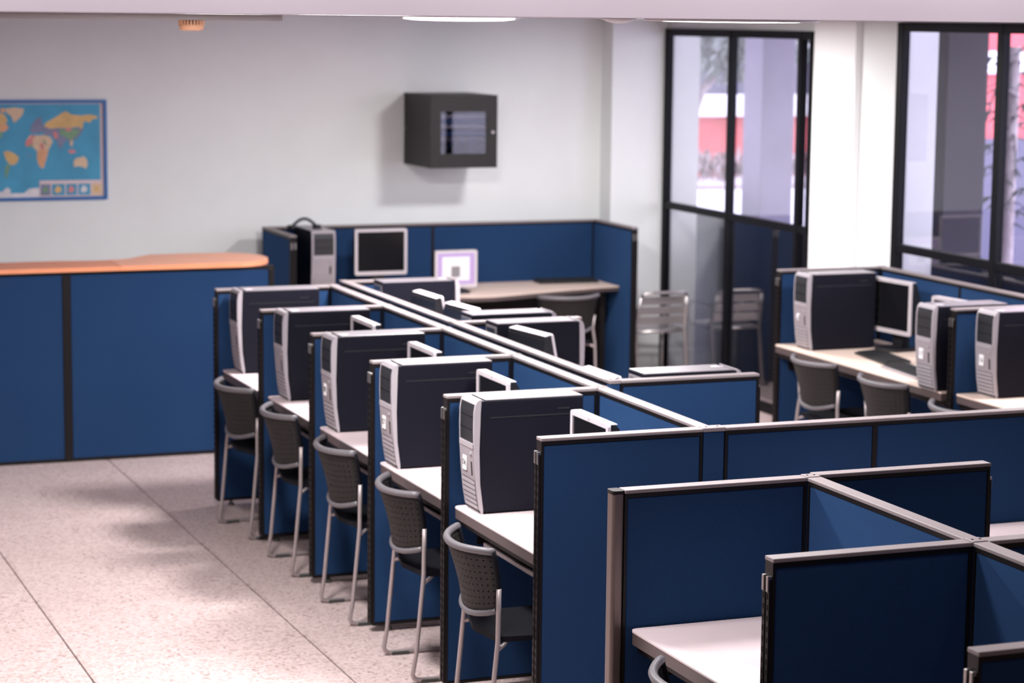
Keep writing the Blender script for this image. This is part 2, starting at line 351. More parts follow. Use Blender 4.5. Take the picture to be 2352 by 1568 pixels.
# ------------------------------------------------------------------ partition panels
PH, PT = 1.20, .052
PCACHE = {}
def panel(label, x, y, length, along='x', open0=False, open1=False, group='blue fabric partition panels', post0=False):
    """panel whose corner (min x, min y) sits at x, y; runs along +x or +y"""
    t = thing('cubicle_divider', label, 'divider', (x, y, 0), 0, group)
    h = PT/2; key = (round(length, 3), along, open0, open1, post0)
    def put(name, mb):
        if along == 'y': mb.v = [(v[1], v[0], v[2]) for v in mb.v]
        mb.build(name, t)
    L = length
    mb = MB(); f = .009
    mb.box(0, f, .003, PT-.003, .03, 1.188, M_frame); mb.box(L-f, L, .003, PT-.003, .03, 1.188, M_frame)
    mb.box(f, L-f, .003, PT-.003, 1.174, 1.188, M_frame); mb.box(f, L-f, .003, PT-.003, .03, .042, M_frame); mb.box(f, L-f, .018, PT-.018, .042, 1.174, M_frame)
    put('frame', mb)
    for y0, y1 in ((.005, .0175), (PT-.0175, PT-.005)): put('fabric_panel', MB().box(f+.001, L-f-.001, y0, y1, .0425, 1.1735, M_fab, .004))
    put('top_cap', MB().box(-.001 if open0 else 0, L+(.001 if open1 else 0), 0, PT, 1.188, 1.20, M_cap, .0025))
    for op, xx, sg in ((open0, 0, -1), (open1, L, 1)):
        if not op: continue
        a, b = (xx-.009, xx-.0005) if sg < 0 else (xx+.0005, xx+.009)
        mb = MB()
        for y0, y1 in ((.006, .021), (.031, .046)): mb.box(a, b, y0, y1, .04, 1.14, M_frame)
        put('slot_strip', mb)
        mb = MB(); nn = 34
        for y0, y1 in ((.011, .016), (.036, .041)):
            for k in range(nn): z = .06+k*.031; mb.box(a-.0006*(-sg if sg > 0 else 1), b+.0006, y0, y1, z, z+.016, M_ink)
        put('slots', mb)
        for y0, y1 in ((.007, .020), (.032, .045)): put('clip', MB().box(min(a, b)-.004, max(a, b)+.002, y0, y1, 1.105, 1.15, M_clip, .002))
    if post0:
        put('end_post', MB().prism(rounded(-.042, -.002, 0, PT, .012), .02, 1.188, M_post)); put('post_cap', MB().prism(rounded(-.043, -.001, -.001, PT+.001, .012), 1.188, 1.199, M_frame))
    for xx in (.08, L-.08):
        if L > .3: put('glide', MB().lathe([(.018, 0), (.018, .012), (.008, .014), (.008, .031)], M_foot, 12, c=(xx, PT/2, 0)))
    return t
def junction(label, x, y, w=PT, d=PT):
    t = thing('junction_post', label, 'post', (x, y, 0), 0, 'partition junction posts')
    B('post_core', t, .004, w-.004, .004, d-.004, .02, 1.186, M_fab, .004)
    B('post_cap', t, .0005, w-.0005, .0005, d-.0005, 1.1865, 1.2025, M_cap, .003)
    mb = MB()
    for a, b in ((w*.25, d*.5), (w*.75, d*.5)): mb.lathe([(.004, 1.202), (.004, 1.2035), (.001, 1.204)], M_ink, 10, c=(a, b, 0))
    mb.build('screw', t); return t

AY = [7.457, 8.43, 9.385, 10.30, 11.22, 12.155]         # divider near faces, aisle row
XS1, XS2 = 3.655, 3.775
ordn = ['first', 'second', 'third', 'fourth', 'fifth', 'last']
# long cross wall at the near end of the aisle row
panel('blue divider with silver cap at the near end of the computer row', 3.022, AY[0], XS1-3.022, open0=True)
junction('silver capped blue post where the row spine meets the long cross wall', XS1, AY[0], w=.092)
panel('blue cross wall panel right of the spine post, behind the empty carrels', XS1+.092, AY[0], 4.372-XS1-.092)
panel('blue cross wall panel in the middle of the long cross wall', 4.372, AY[0], .70)
panel('blue cross wall panel at the right frame edge', 5.072, AY[0], .70, open1=True)
for i in range(1, 6):
    panel(f'blue divider panel sticking into the aisle, {ordn[i]} from the near end of the computer row', 3.015, AY[i], XS1-3.015, open0=True)
    junction(f'post on the aisle row spine at its {ordn[i]} divider', XS1, AY[i])
for i in range(5):
    panel(f'blue spine panel behind the {ordn[i]} carrel of the computer row', XS1, AY[i]+PT, AY[i+1]-AY[i]-PT, 'y')
RY = [8.58, 10.50, 12.335]
for a, b, l in ((8.632, 9.53, 'nearest'), (9.53, 10.50, 'second'), (10.552, 11.45, 'third'), (11.45, 12.335, 'farthest')):
    panel(f'rear spine panel parallel to the row spine, {l} of four', XS2, a, b-a, 'y')
for y, l in zip(RY, ('nearest', 'middle', 'farthest')):
    junction(f'post on the rear spine at the {l} right hand divider', XS2, y)
    panel(f'blue divider panel on the right of the rear spine, {l} of three', XS2+PT, y, 4.462-XS2-PT, open1=True)
# near empty cluster
XB = 3.583; BY = [6.535, 5.546, 4.54]
panel('blue divider with light bronze end post, farthest of the empty near carrels', 2.935, BY[0], XB-2.935, post0=True)
panel('blue divider in front of the white empty desk, middle of the near carrels', 2.943, BY[1], XB-2.943, open0=True)
panel('dark blue divider in the bottom right corner of the picture', 2.962, BY[2], XB-2.962, open0=True)
for y, l in zip(BY, ('farthest', 'middle', 'nearest')): junction(f'silver capped cross post of the near empty carrels, {l} of three', XB, y)
for a, b, l in ((BY[1]+PT, BY[0], 'behind the white empty desk'), (BY[2]+PT, BY[1], 'running out of the right picture edge')):
    panel(f'bright blue spine panel of the near carrels {l}', XB, a, b-a, 'y')
panel('blue divider pointing right from the far cross post of the near carrels', XB+PT, BY[0]+.03, 4.30-XB-PT, open1=True)
panel('blue divider pointing right from the middle cross post of the near carrels', XB+PT, BY[1], .66, open1=True)
# window side row
XC = 7.14
panel('blue end panel of the window side row beside the tower labelled 18', 6.462, 12.185, XC-6.462, open0=True)
panel('blue divider between the towers labelled 17 and 16', 6.462, 10.25, XC-6.462, open0=True)
junction('corner post of the window side row', XC, 12.185); junction('post of the window side row between towers 17 and 16', XC, 10.25)
for a, b, l in ((11.30, 12.185, 'behind tower 18'), (10.302, 11.30, 'behind the tilted monitor'), (9.3, 10.25, 'at the right picture edge'), (8.4, 9.3, 'past the right picture edge')):
    panel(f'low blue window side panel {l}', XC, a, b-a, 'y')
# far booth at the back wall
panel('blue back panel of the far booth behind the dark monitor', 4.282, 15.68, 5.487-4.282)
panel('blue back panel of the far booth behind the glowing monitor', 5.487, 15.68, 6.75-5.487)
panel('blue left wing of the far booth beside the tower', 4.23, 15.02, .712, 'y', open0=True)
panel('blue right wing of the far booth beside the metal chairs', 6.75, 15.0, .732, 'y', open0=True)

# ------------------------------------------------------------------ desks
def desk(label, x0, x1, y0, y1, z=.76, m=M_desk, front='-x', corners=(0, 0, 0, 0), group='laminate desk tops', tray=None):
    t = thing('desk', label, 'desk', (x0, y0, 0), 0, group); a, b = x1-x0, y1-y0
    MB().prism(rounded(0, a, 0, b, .03, 5, corners), z-.006, z, m).build('desk_top', t)
    MB().prism(rounded(.001, a-.001, .001, b-.001, .03, 5, corners), z-.045, z-.006, M_edge).build('edge_band', t)
    if front == '-x':
        B('front_rail', t, .03, .055, .004, b-.004, z-.078, z-.045, M_frame)
        for yy in (.004, b-.016): B('bracket', t, .10, a-.01, yy, yy+.012, z-.16, z-.045, M_frame)
    else:
        B('front_rail', t, .004, a-.004, .03, .055, z-.078, z-.045, M_frame)
        for xx in (.004, a-.016): B('bracket', t, xx, xx+.012, .10, b-.01, z-.16, z-.045, M_frame)
    if tray:
        ty0, ty1 = tray
        k = B('keyboard_tray', t, .06, .36, ty0-y0, ty1-y0, z-.128, z-.112, M_edge, .004); B('tray_lip', k, .05, .062, ty0-y0, ty1-y0, z-.124, z-.106, M_bezel, .003)
        for yy in (ty0-y0+.02, ty1-y0-.03): B('tray_rail', k, .1, .34, yy, yy+.012, z-.112, z-.045, M_frame)
    return t
ADL = ['with keyboard tray in the nearest carrel under tower 06', 'in the carrel under tower 07', 'in the third carrel under tower 08', 'in the fourth carrel of the computer row', 'in the farthest carrel by the counter']
for i in range(5):
    desk('pale pink laminate desk '+ADL[i], 3.04, XS1-.002, AY[i]+PT+.002, AY[i+1]-.002, corners=(0, 1, 1, 0), tray=(AY[i]+.20, AY[i]+.76))
desk('white empty laminate desk in the near carrel at the bottom of the picture', 2.955, XB-.002, BY[1]+PT+.002, BY[0]-.002, z=.75, corners=(0, 1, 1, 0))
desk('pale desk strip at the right edge between the near carrels and the cross wall', 4.0, 5.7, 6.9, AY[0]-.002, z=.76, front='-y')
desk('long warm laminate desk under towers 18 and 17', 6.425, XC-.002, 10.304, 12.183, z=.755, m=M_deskw, corners=(0, 1, 0, 0))
desk('warm laminate desk under tower 16 at the right edge', 6.47, XC-.002, 8.4, 10.248, z=.755, m=M_deskw, corners=(0, 1, 0, 0))
for (a, b, l) in ((8.634, 10.498, 'nearer'), (10.554, 12.333, 'farther')):
    t = desk(f'laminate desk on the right of the rear spine, {l} of two', XS2+PT+.002, 4.44, a, b, corners=(1, 0, 0, 1), front='-y')
t = thing('desk', 'curved pinkish desk in the far booth under the glowing monitor', 'desk', (4.285, 14.7, 0), 0, 'laminate desk tops')
fr = [(6.748, 15.678), (6.748, 15.20)]+[(6.6, 15.175), (6.4, 15.12), (6.2, 15.06), (6.0, 14.99), (5.82, 14.92), (5.66, 14.87), (5.5, 14.87), (5.35, 14.92), (5.2, 14.98), (5.0, 15.02), (4.6, 15.03), (4.284, 15.03), (4.284, 15.678)]
poly = [(x-4.285, y-14.7) for x, y in fr]
MB().prism(poly, .752, .758, M_deskw).build('desk_top', t); MB().prism([(x*.999, y*.999+.0006) for x, y in poly], .724, .752, M_edge).build('edge_band', t)
B('support_leg', t, 2.36, 2.40, .6, .95, 0, .724, M_frame); B('support_leg', t, .05, .09, .4, .95, 0, .724, M_frame)
B('modesty_board', t, .1, 2.36, .90, .92, .25, .724, M_frame)

# ------------------------------------------------------------------ counter
t = thing('service_counter', 'long blue fabric reception counter with a wavy orange top', 'counter', (0, 13.68, 0))
for a, b in ((1.24, 2.455), (2.505, 3.72), (0.0, 1.19)): B('front_panel', t, a, b, 0, .03, .02, 1.13, M_fab, .006)
for a, b in ((2.455, 2.505), (1.19, 1.24), (3.72, 3.755), (-.03, 0)): B('seam_post', t, a, b, -.004, .045, .0, 1.135, M_frame, .004)
B('top_rail', t, -.03, 3.755, -.002, .05, 1.13, 1.15, M_frame); B('base_rail', t, -.03, 3.755, .004, .04, 0, .022, M_frame)
B('end_panel', t, 3.725, 3.75, .045, .5, .02, 1.14, M_fab, .005); B('inner_shelf', t, 0, 3.72, .05, .55, .72, .75, M_desk)
def arc(cx, cy_, rx, ry, a0, a1, n): return [(cx+rx*math.cos(math.radians(a0+(a1-a0)*i/n)), cy_+ry*math.sin(math.radians(a0+(a1-a0)*i/n))) for i in range(n+1)]
right = [(2.80, -.035), (3.55, -.03)]+arc(3.52, .28, .26, .31, -80, 80, 14)+[(3.3, .60), (3.12, .585), (3.03, .50), (2.95, .40), (2.88, .355), (2.80, .34)]
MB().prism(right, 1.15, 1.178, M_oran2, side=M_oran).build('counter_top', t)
left = [(-.05, -.035), (2.798, -.035), (2.798, .34), (2.70, .34), (2.5, .37), (2.3, .37), (2.0, .35), (-.05, .35)]
MB().prism(left, 1.15, 1.176, M_oran, side=M_oran).build('counter_top', t)

# ------------------------------------------------------------------ computer towers (front faces -x, origin at front bottom middle)
TW, TD, TH = .168, .452, .452
def tower(label, x, y, z, rz=0, number=None, round_sticker=False):
    t = thing('computer_tower', label, 'computer', (x, y, z), rz, 'black and silver computer towers'); h = TW/2
    B('case', t, .022, TD, -h+.002, h-.002, .006, TH-.006, M_case, .004)
    B('top_sheen', t, .042, TD-.002, -h+.004, h-.004, TH-.0055, TH-.0005, M_ctop, .002)  # thin sheet carrying the painted sheen of the black case
    bd = MB(); bd.lathe([(.02, 0), (.02, .0006), (.001, .0008)], M_monb, 20); bd.v = [(.066+v[0]*1.5, -.02+v[1], TH-.0006+v[2]) for v in bd.v]; bd.build('top_badge', t)
    mb = MB(); mb.box(.06, TD-.03, -h+.0005, -h+.0021, TH-.075, TH-.070, M_bay); mb.box(TD-.11, TD-.06, -h+.0003, -h+.0021, TH-.052, TH-.046, M_bay); mb.build('side_groove', t)
    prof = [(.034, .0), (.028, .0), (.020, .02), (.010, .08), (.002, .16), (-.004, .25), (-.006, .33), (-.005, .40), (.0, .432), (.008, .446), (.018, .452), (.024, .452), (.021, .40), (.017, .25), (.021, .12), (.034, .02)]
    MB().prism(prof, -h, h, M_bezel, axis='y').build('bezel', t)
    def fx(zz):
        for (xa, za), (xb, zb) in zip(prof[1:10], prof[2:11]):
            if za <= zz <= zb: return xa+(xb-xa)*(zz-za)/(zb-za)
        return 0
    def strip(name, y0, y1, z0, z1, out, m, parent=t, bev=0):
        n = 5; pts = [(fx(z0+(z1-z0)*i/n)-out, z0+(z1-z0)*i/n) for i in range(n+1)]
        return MB().prism(pts+[(pts[-1][0]+.012, z1), (pts[0][0]+.012, z0)], y0, y1, m, axis='y').build(name, parent)
    bay = strip('drive_bay_panel', -h+.013, h-.013, .282, .432, .0012, M_bay)
    for zz in (.332, .382): strip('bay_joint', -h+.014, h-.014, zz-.0012, zz+.0012, .0018, M_ink, bay)
    strip('brow', -h+.008, h-.008, .258, .278, .004, M_bezel)
    strip('lower_face', -h+.012, h-.012, .135, .256, .0015, M_bezel2)
    strip('handle_slot', -h+.030, -h+.042, .150, .205, .0025, M_ink)
    b = MB()
    b.lathe([(.0075, 0), (.0075, .003), (.001, .0032)], M_bezel, 14); b.v = [(fx(.235)-.002-v[2], -h+.036+v[0], .235+v[1]) for v in b.v]; b.build('power_button', t)
    strip('vent_shade_strip', -h+.012, h-.012, .014, .132, .0012, mat('vent_shade', (.10, .088, .095), .6))  # dark backing strip painted in for the shade between the slats
    for k in range(6): strip('vent_slat', -h+.014, h-.014, .018+k*.0195, .031+k*.0195, .004, M_bezel)
    if number:
        zz = .19; xx = fx(zz)-.0032
        if round_sticker:
            b = MB(); b.lathe([(.021, 0), (.021, .0008), (.001, .001)], M_white, 24); b.v = [(xx-v[2], .028+v[0], zz+v[1]) for v in b.v]; s = b.build('number_sticker', t)
        else: s = B('number_sticker', t, xx-.0008, xx+.0004, .004, .046, zz-.028, zz+.028, M_white)
        mtx = Matrix(((0, 0, -1, xx-.0014), (-1, 0, 0, .026), (0, 1, 0, zz), (0, 0, 0, 1)))
        text_mesh(number, .036, 'sticker_number', M_ink, s, mtx)
    mb = MB(); mb.box(TD-.0005, TD+.002, -h+.012, h-.012, .03, TH-.02, M_bezel2)
    for k in range(5): mb.box(TD, TD+.003, -h+.02, h-.06, .06+.05*k, .085+.05*k, M_ink)
    mb.box(TD, TD+.004, -h+.03, h-.03, TH-.12, TH-.03, M_clip); mb.build('rear_ports', t)
    return t
TLAB = ['black tower with silver front labelled 06, nearest in the row', 'black tower with silver front labelled 07, second in the row', 'black tower with silver front, third in the row',
        'black tower with silver front, fourth in the row', 'black tower with silver front in the farthest carrel by the counter']
TX = [3.060, 3.040, 3.050, 3.075, 3.085]
for i in range(5):
    tower(TLAB[i], TX[i], AY[i+1]-.028-TW/2, .760, 0, ['06', '07', '08', None, None][i])
tower('tower with a round white sticker, leftmost on the window side desk', 6.475, 11.945, .755, 0, '18', True)
tower('tower labelled 17 left of the divider on the window side desk', 6.385, 10.42, .755, 0, '17')
tower('tower labelled 16 at the right picture edge', 6.56, 10.115, .755, 0, '16')
tower('tower behind the nearest right hand divider, only its top showing', 4.415, 8.735, .760, PI)
tower('tower against the middle right hand divider, back to the spine', 4.395, 10.40, .760, PI)
tower('tower just behind the middle right hand divider', 4.39, 10.72+.02, .760, PI)
tower('tower against the farthest right hand divider, back to the spine', 4.405, 12.22, .760, PI)
tower('white fronted tower in the far booth beside the left wing', 4.53, 15.22, .758, PI/2)
# black bag strap lying on the far tower
t = thing('headset', 'black headset lying on top of the far booth tower', 'headset', (4.45, 15.42, 1.21))
MB().tube([(-.09+.18*i/12, 0, .012+.055*math.sin(PI*i/12)) for i in range(13)], .011, M_monk, 8).build('headband', t)
for xx in (-.09, .09): MB().lathe([(.03, 0), (.033, .012), (.03, .024), (.001, .026)], M_monk, 18, c=(xx, 0, 0)).build('ear_cushion', t)

# ------------------------------------------------------------------ monitors (screen faces -x, origin on desk below the panel)
M_glow = mat('screen_glow', (.03, .02, .03), .3, emit=(.74, .50, .92), estr=.85)
M_page = mat('screen_page', (.03, .03, .03), .4, emit=(1, .93, .97), estr=1.05)
M_pict = mat('screen_picture', (.03, .03, .03), .4, emit=(.50, .42, .45), estr=.6)
def monitor(label, x, y, z, rz=0, top=.42, w=.37, h=.315, tilt=.0, lit=False):
    t = thing('monitor', label, 'monitor', (x, y, z), rz, 'flat screen monitors'); a = w/2; z0, z1 = top-h, top
    R = Matrix.Translation((0, 0, top)) @ Matrix.Rotation(tilt, 4, 'Y') @ Matrix.Translation((0, 0, -top))
    def put(name, mb, par=t): mb.v = [tuple(R @ Vector(v)) for v in mb.v]; return mb.build(name, par)
    e = .019; mb = MB()
    outer = rounded(-a, a, z0, z1, .012, 4); inner = rounded(-a+e, a-e, z0+e*1.3, z1-e, .003, 4); n = len(outer)
    vs = [(0, *p) for p in outer]+[(0, *p) for p in inner]+[(.012, *p) for p in outer]+[(.008, *p) for p in inner]
    fs = []
    for i in range(n):
        j = (i+1) % n; fs += [(i, j, n+j, n+i), (i, 2*n+i, 2*n+j, j), (n+i, n+j, 3*n+j, 3*n+i)]
    fs.append(list(range(2*n, 3*n))); mb.add(vs, fs, M_monb); put('bezel', mb)
    scr = put('screen', MB().box(.005, .009, -a+e-.002, a-e+.002, z0+e*1.3-.002, z1-e+.002, M_glow if lit else M_screen))
    if lit:
        put('screen_page', MB().box(.0042, .006, -a+.055, a-.055, z0+.05, z1-.045, M_page), scr)
        put('screen_picture', MB().box(.0036, .005, -.03, .035, z0+.075, z0+.150, M_pict), scr)
    put('top_strip', MB().box(.0125, .042, -a+.006, a-.006, z1-.005, z1-.0005, M_monb, .002))
    put('back_shell', MB().prism([(.012, z0+.004), (.012, z1-.006), (.036, z1-.006), (.048, z1-.02), (.075, z1-.10), (.075, z0+.09), (.05, z0+.012)], -a+.004, a-.004, M_monk, axis='y'))
    put('back_bar', MB().box(.062, .088, -a*.72, a*.72, z1-.085, z1-.07, M_bezel2, .004))
    put('brand_dot', MB().box(-.0008, .002, -.006, .006, z1-.013, z1-.008, M_bezel2))
    MB().prism([(.06, 0), (.115, 0), (.105, z0+.14), (.068, z0+.16)], -.045, .045, M_monk, axis='y').build('stand_neck', t)
    MB().prism(rounded(-.05, .15, -.10, .10, .04, 6), 0, .018, M_monk).build('stand_base', t)
    return t
monitor('silver framed monitor in the nearest carrel beside tower 06', 3.385, 7.885, .76, 0, .428, w=.36)
monitor('silver framed monitor in the second carrel beside tower 07', 3.395, 8.945, .76, 0, .428)
monitor('silver framed monitor in the third carrel of the row', 3.385, 9.835, .76, 0, .428)
monitor('silver framed monitor in the fourth carrel of the row', 3.41, 10.80, .76, 0, .428)
monitor('monitor seen from behind near the middle right hand divider', 4.053, 10.115, .760, PI+.13, .445, tilt=.20)
monitor('monitor seen from behind near the farthest right hand divider', 4.094, 11.727, .760, PI+.04, .435, tilt=.20, w=.36)
monitor('monitor seen from behind next to the tower past the middle right hand divider', 4.098, 11.19, .760, PI+.09, .435, tilt=.20, w=.36)
monitor('monitor seen from behind by the nearest right hand divider, only its white top edge showing', 4.054, 9.277, .760, PI+.02, .37, tilt=.20, w=.36)
monitor('dark monitor facing the aisle between towers 18 and 17', 6.96, 11.75, .755, .125, .42, w=.375, h=.316)
monitor('silver framed monitor half hidden behind tower 17', 6.86, 10.92, .755, .125, .405, w=.36, h=.315)
monitor('dark monitor hanging above the far booth desk', 4.985, 15.34, .758, PI/2, .442, w=.382, h=.322)
monitor('glowing monitor with a white page in the far booth', 5.465, 15.12, .758, PI/2+.02, .300, w=.315, h=.262, lit=True)

# ------------------------------------------------------------------ keyboards
def keyboard(label, x, y, z, rz, m=M_key):
    t = thing('keyboard', label, 'keyboard', (x, y, z), rz, 'keyboards')
    MB().prism([(-.08, 0), (.08, 0), (.08, .024), (.06, .024), (-.08, .012)], -.225, .225, m, axis='y').build('keyboard_body', t)
    mb = MB()
    for r in range(5):
        for k in range(18): xx = -.065+r*.027; yy = -.215+k*.0240; zz = .0135+r*.002; mb.box(xx, xx+.021, yy, yy+.019, zz, zz+.007, M_key)
    mb.build('keys', t)['kind'] = 'stuff'
    return t
keyboard('black keyboard below the dark monitor on the window side desk', 6.74, 11.45, .755, -.14)
keyboard('silver edged keyboard in front of tower 17', 6.62, 10.93, .755, -.10, M_keyg)
keyboard('dark keyboard lying on the curved desk in the far booth', 6.47, 15.53, .758, PI/2-.05, M_key)
keyboard('black keyboard on the tray under the nearest carrel desk', 3.22, AY[0]+.48, .649, 0)

# ------------------------------------------------------------------ plastic chairs (face +x, origin on floor)
def make_chair(label):
    t = thing('stacking_chair', label, 'chair', (0, 0, 0), 0, 'dark plastic stacking chairs')
    nu, nv = 16, 8
    def bk(u, v):                                            # u -1..1 across, v 0..1 bottom..top
        hw = .188+.037*v; y = u*hw; z = .512+.035*u*u*(1-v)+.258*v+.006*u*u*v
        x = -.258-.066*v**1.5 + (.058+.037*v)*abs(u)**2.2
        return Vector((x, y, z))
    vs, fs = [], []
    for j in range(nv+1):
        for i in range(nu+1): vs.append(bk(-1+2*i/nu, j/nv))
    for j in range(nv):
        for i in range(nu): a = j*(nu+1)+i; fs.append((a, a+1, a+nu+2, a+nu+1))
    me = bpy.data.meshes.new('backrest'); me.from_pydata(vs, [], fs); me.materials.append(M_perf)
    uvl = me.uv_layers.new(name='UVMap')
    for p in me.polygons:
        p.use_smooth = True
        for li in p.loop_indices: k = me.loops[li].vertex_index; uvl.data[li].uv = ((k % (nu+1))/nu, (k//(nu+1))/nv)
    o = bpy.data.objects.new('backrest', me); COL.objects.link(o); o.parent = t
    so = o.modifiers.new('thick', 'SOLIDIFY'); so.thickness = .006
    r = MB().tube([bk(-1+2*i/20, 1) for i in range(21)], .0145, M_rim, 8).build('top_rim', o)
    MB().tube([bk(-1+2*i/20, 0)+Vector((-.004, 0, 0)) for i in range(21)], .012, M_rim, 8).build('bottom_rim', o)
    for s in (-1, 1): MB().tube([bk(s, k/8) for k in range(9)], .010, M_seat, 8).build('side_rim', o)
    st = MB().prism([(-.20, -.19), (.16, -.215), (.22, -.18), (.235, 0), (.22, .18), (.16, .215), (-.20, .19), (-.235, 0)], .432, .452, M_seat); st.build('seat', t)
    for s in (-1, 1):
        y = s*.215
        MB().tube([bk(s, .38)+Vector((0, s*.008, 0)), bk(s, .02)+Vector((.0, s*.012, -.01)), (-.205, y, .44), (-.235, y, .12), (-.25, y, .035), (-.242, y, .018), (-.225, y, .012), (.14, y, .012), (.17, y, .018), (.185, y, .04), (.20, y, .36), (.19, y, .41), (.16, y, .425)],
                  .0095, M_leg, 8).build('leg', t)
        for xx in (-.215, .12): B('rubber_foot', t, xx, xx+.075, y-.013, y+.013, 0, .016, M_foot, .003)
    MB().tube([(-.205, -.213, .41), (-.17, -.19, .425), (-.12, -.1, .428), (-.12, .1, .428), (-.17, .19, .425), (-.205, .213, .41)], .008, M_leg, 8).build('seat_bar', t)
    return t
ch0 = make_chair('dark perforated plastic chair in the nearest carrel below tower 06')
ch0.location = (3.125, 7.775, 0); ch0.rotation_euler.z = -.06
dup(ch0, (3.19, 8.80, 0), -.04, 'dark perforated plastic chair in the second carrel below tower 07')
dup(ch0, (3.20, 9.735, 0), .01, 'dark plastic chair in the third carrel of the computer row')
dup(ch0, (3.205, 10.68, 0), .0, 'dark plastic chair in the fourth carrel of the computer row')
dup(ch0, (3.19, 11.545, 0), .12, 'dark plastic chair in the farthest carrel beside the counter')
dup(ch0, (3.085, 5.86, 0), -.03, 'dark chair at the white empty desk, only its curved back tip showing')
dup(ch0, (6.50, 11.40, 0), .05, 'dark plastic chair at the window side desk below tower 18')
dup(ch0, (6.50, 10.64, 0), .05, 'dark plastic chair in front of the silver edged keyboard')
dup(ch0, (6.40, 9.75, 0), .0, 'dark plastic chair tip at the desk with tower 16')
dup(ch0, (6.10, 14.83, 0), PI/2, 'dark chair pushed under the curved desk in the far booth')

# ------------------------------------------------------------------ metal cafe chair by the glass
def cafe_chair(label, x, y, z, rz):
    t = thing('cafe_chair', label, 'chair', (x, y, z), rz)
    for s in (-1, 1):
        MB().tube([(.235, s*.205, 0), (.215, s*.20, .44)], .0125, M_chrome, 8).build('leg', t)
        MB().tube([(-.24, s*.20, 0), (-.17, s*.195, .44), (-.20, s*.19, .58), (-.225, s*.18, .69)], .0125, M_chrome, 8).build('leg', t)
        MB().tube([(-.21, s*.19, .60), (-.1, s*.215, .615), (.10, s*.22, .61), (.19, s*.21, .55), (.215, s*.20, .44)], .010, M_chrome, 8).build('armrest', t)
        MB().tube([(-.17, s*.195, .43), (.215, s*.20, .43)], .010, M_chrome, 8).build('side_bar', t)
    MB().tube([(-.225, -.18, .69), (-.238, -.16, .712), (-.246, -.09, .72), (-.248, 0, .721), (-.246, .09, .72), (-.238, .16, .712), (-.225, .18, .69)], .0125, M_chrome, 8).build('back_top_bar', t)
    MB().tube([(.215, -.20, .44), (.23, 0, .44), (.215, .20, .44)], .0125, M_chrome, 8).build('front_bar', t)
    MB().tube([(-.17, -.195, .43), (-.17, .195, .43)], .0125, M_chrome, 8).build('rear_bar', t)
    for k in range(3): zz = .485+k*.072; xx = -.178-.19*(zz-.47); MB().box(xx-.004, xx+.002, -.185, .185, zz, zz+.058, M_chrome, .002).build('back_slat', t)
    for k in range(6): xx = -.155+k*.058; MB().box(xx, xx+.046, -.195, .195, .443, .450, M_chrome, .002).build('seat_slat', t)
    return t
cafe_chair('silver aluminium slatted chair standing between the far booth and the glass wall', 7.035, 15.27, 0, PI/2)

# ------------------------------------------------------------------ wall cabinet
bx0, bx1, bz0, bz1, yf = 5.337, 5.835, 1.62, 2.13, 15.31
t = thing('network_cabinet', 'black wall mounted network cabinet with a glass door', 'cabinet', (bx0, yf, bz0)); w, h, d = bx1-bx0, bz1-bz0, YW-yf-.002
mb = MB(); mb.box(0, .015, .02, d, 0, h, M_cab); mb.box(w-.015, w, .02, d, 0, h, M_cab); mb.box(.015, w-.015, .02, d, 0, .015, M_cab); mb.box(.015, w-.015, .02, d, h-.015, h, M_cab); mb.box(.015, w-.015, d-.015, d, .015, h-.015, M_cab); mb.build('body', t)
dr = MB(); a, b, c, e = .075, w-.08, .10, h-.115
dr.box(0, a, 0, .02, 0, h, M_cab); dr.box(b, w, 0, .02, 0, h, M_cab); dr.box(a, b, 0, .02, 0, c, M_cab); dr.box(a, b, 0, .02, e, h, M_cab); dr = dr.build('door', t)
MB().box(a, b, .008, .012, c, e, M_cabg).build('door_glass', dr)
lk = MB(); lk.lathe([(.012, 0), (.012, .008), (.004, .01)], M_chrome, 14); lk.v = [(w-.035+v[0], -v[2], h*.49+v[1]) for v in lk.v]; lk.build('lock', dr)
MB().lathe([(.006, 0), (.006, .003), (.001, .0035)], M_clip, 10).build('side_screw', t).matrix_local = Matrix.Translation((0, d*.92, h*.5)) @ Matrix.Rotation(-PI/2, 4, 'Y')
M_ppan = mat('patch_panel_blue', (.06, .16, .40), .4)
for k, (z, m) in enumerate(((h-.165, M_chrome), (h-.20, M_ppan), (h-.235, M_chrome), (h-.285, M_ppan), (h-.325, M_bezel2))):
    B('rack_unit', t, .06, w-.06, .05, .22, z, z+.028, m, .002)
cb = MB()
for k in range(7): x0 = .12+k*.04; cb.tube([(x0, .05, h-.27), (x0+.01, .035, h-.32), (x0-.02, .04, h-.38)], .004, M_ppan if k % 2 else M_rim, 6)
cb.build('patch_cables', t)

# ------------------------------------------------------------------ world map poster
t = thing('world_map', 'framed colourful world map poster on the back wall', 'map', (1.85, YW, 1.40)); mw, mh = 1.325, .685
M_bfr = mat('blue_frame', (.008, .13, .42), .4); M_sea = mat('map_sea', (.06, .34, .56), .55, noise=.12, nscale=5); M_mpk = mat('map_border', (.78, .62, .64), .6)
LANDC = [('land_yellow', (.72, .47, .20)), ('land_orange', (.76, .40, .22)), ('land_green', (.20, .36, .22)), ('land_pink', (.70, .25, .25)), ('land_tan', (.75, .55, .38)), ('land_purple', (.22, .24, .38)), ('land_ice', (.80, .76, .80))]
ML = [mat(n, c, .6, noise=.1, nscale=12) for n, c in LANDC]
fr = MB(); e = .022
fr.box(0, mw, -.022, -.001, 0, e, M_bfr); fr.box(0, mw, -.022, -.001, mh-e, mh, M_bfr); fr.box(0, e, -.022, -.001, e, mh-e, M_bfr); fr.box(mw-e, mw, -.022, -.001, e, mh-e, M_bfr); fr.build('frame', t)
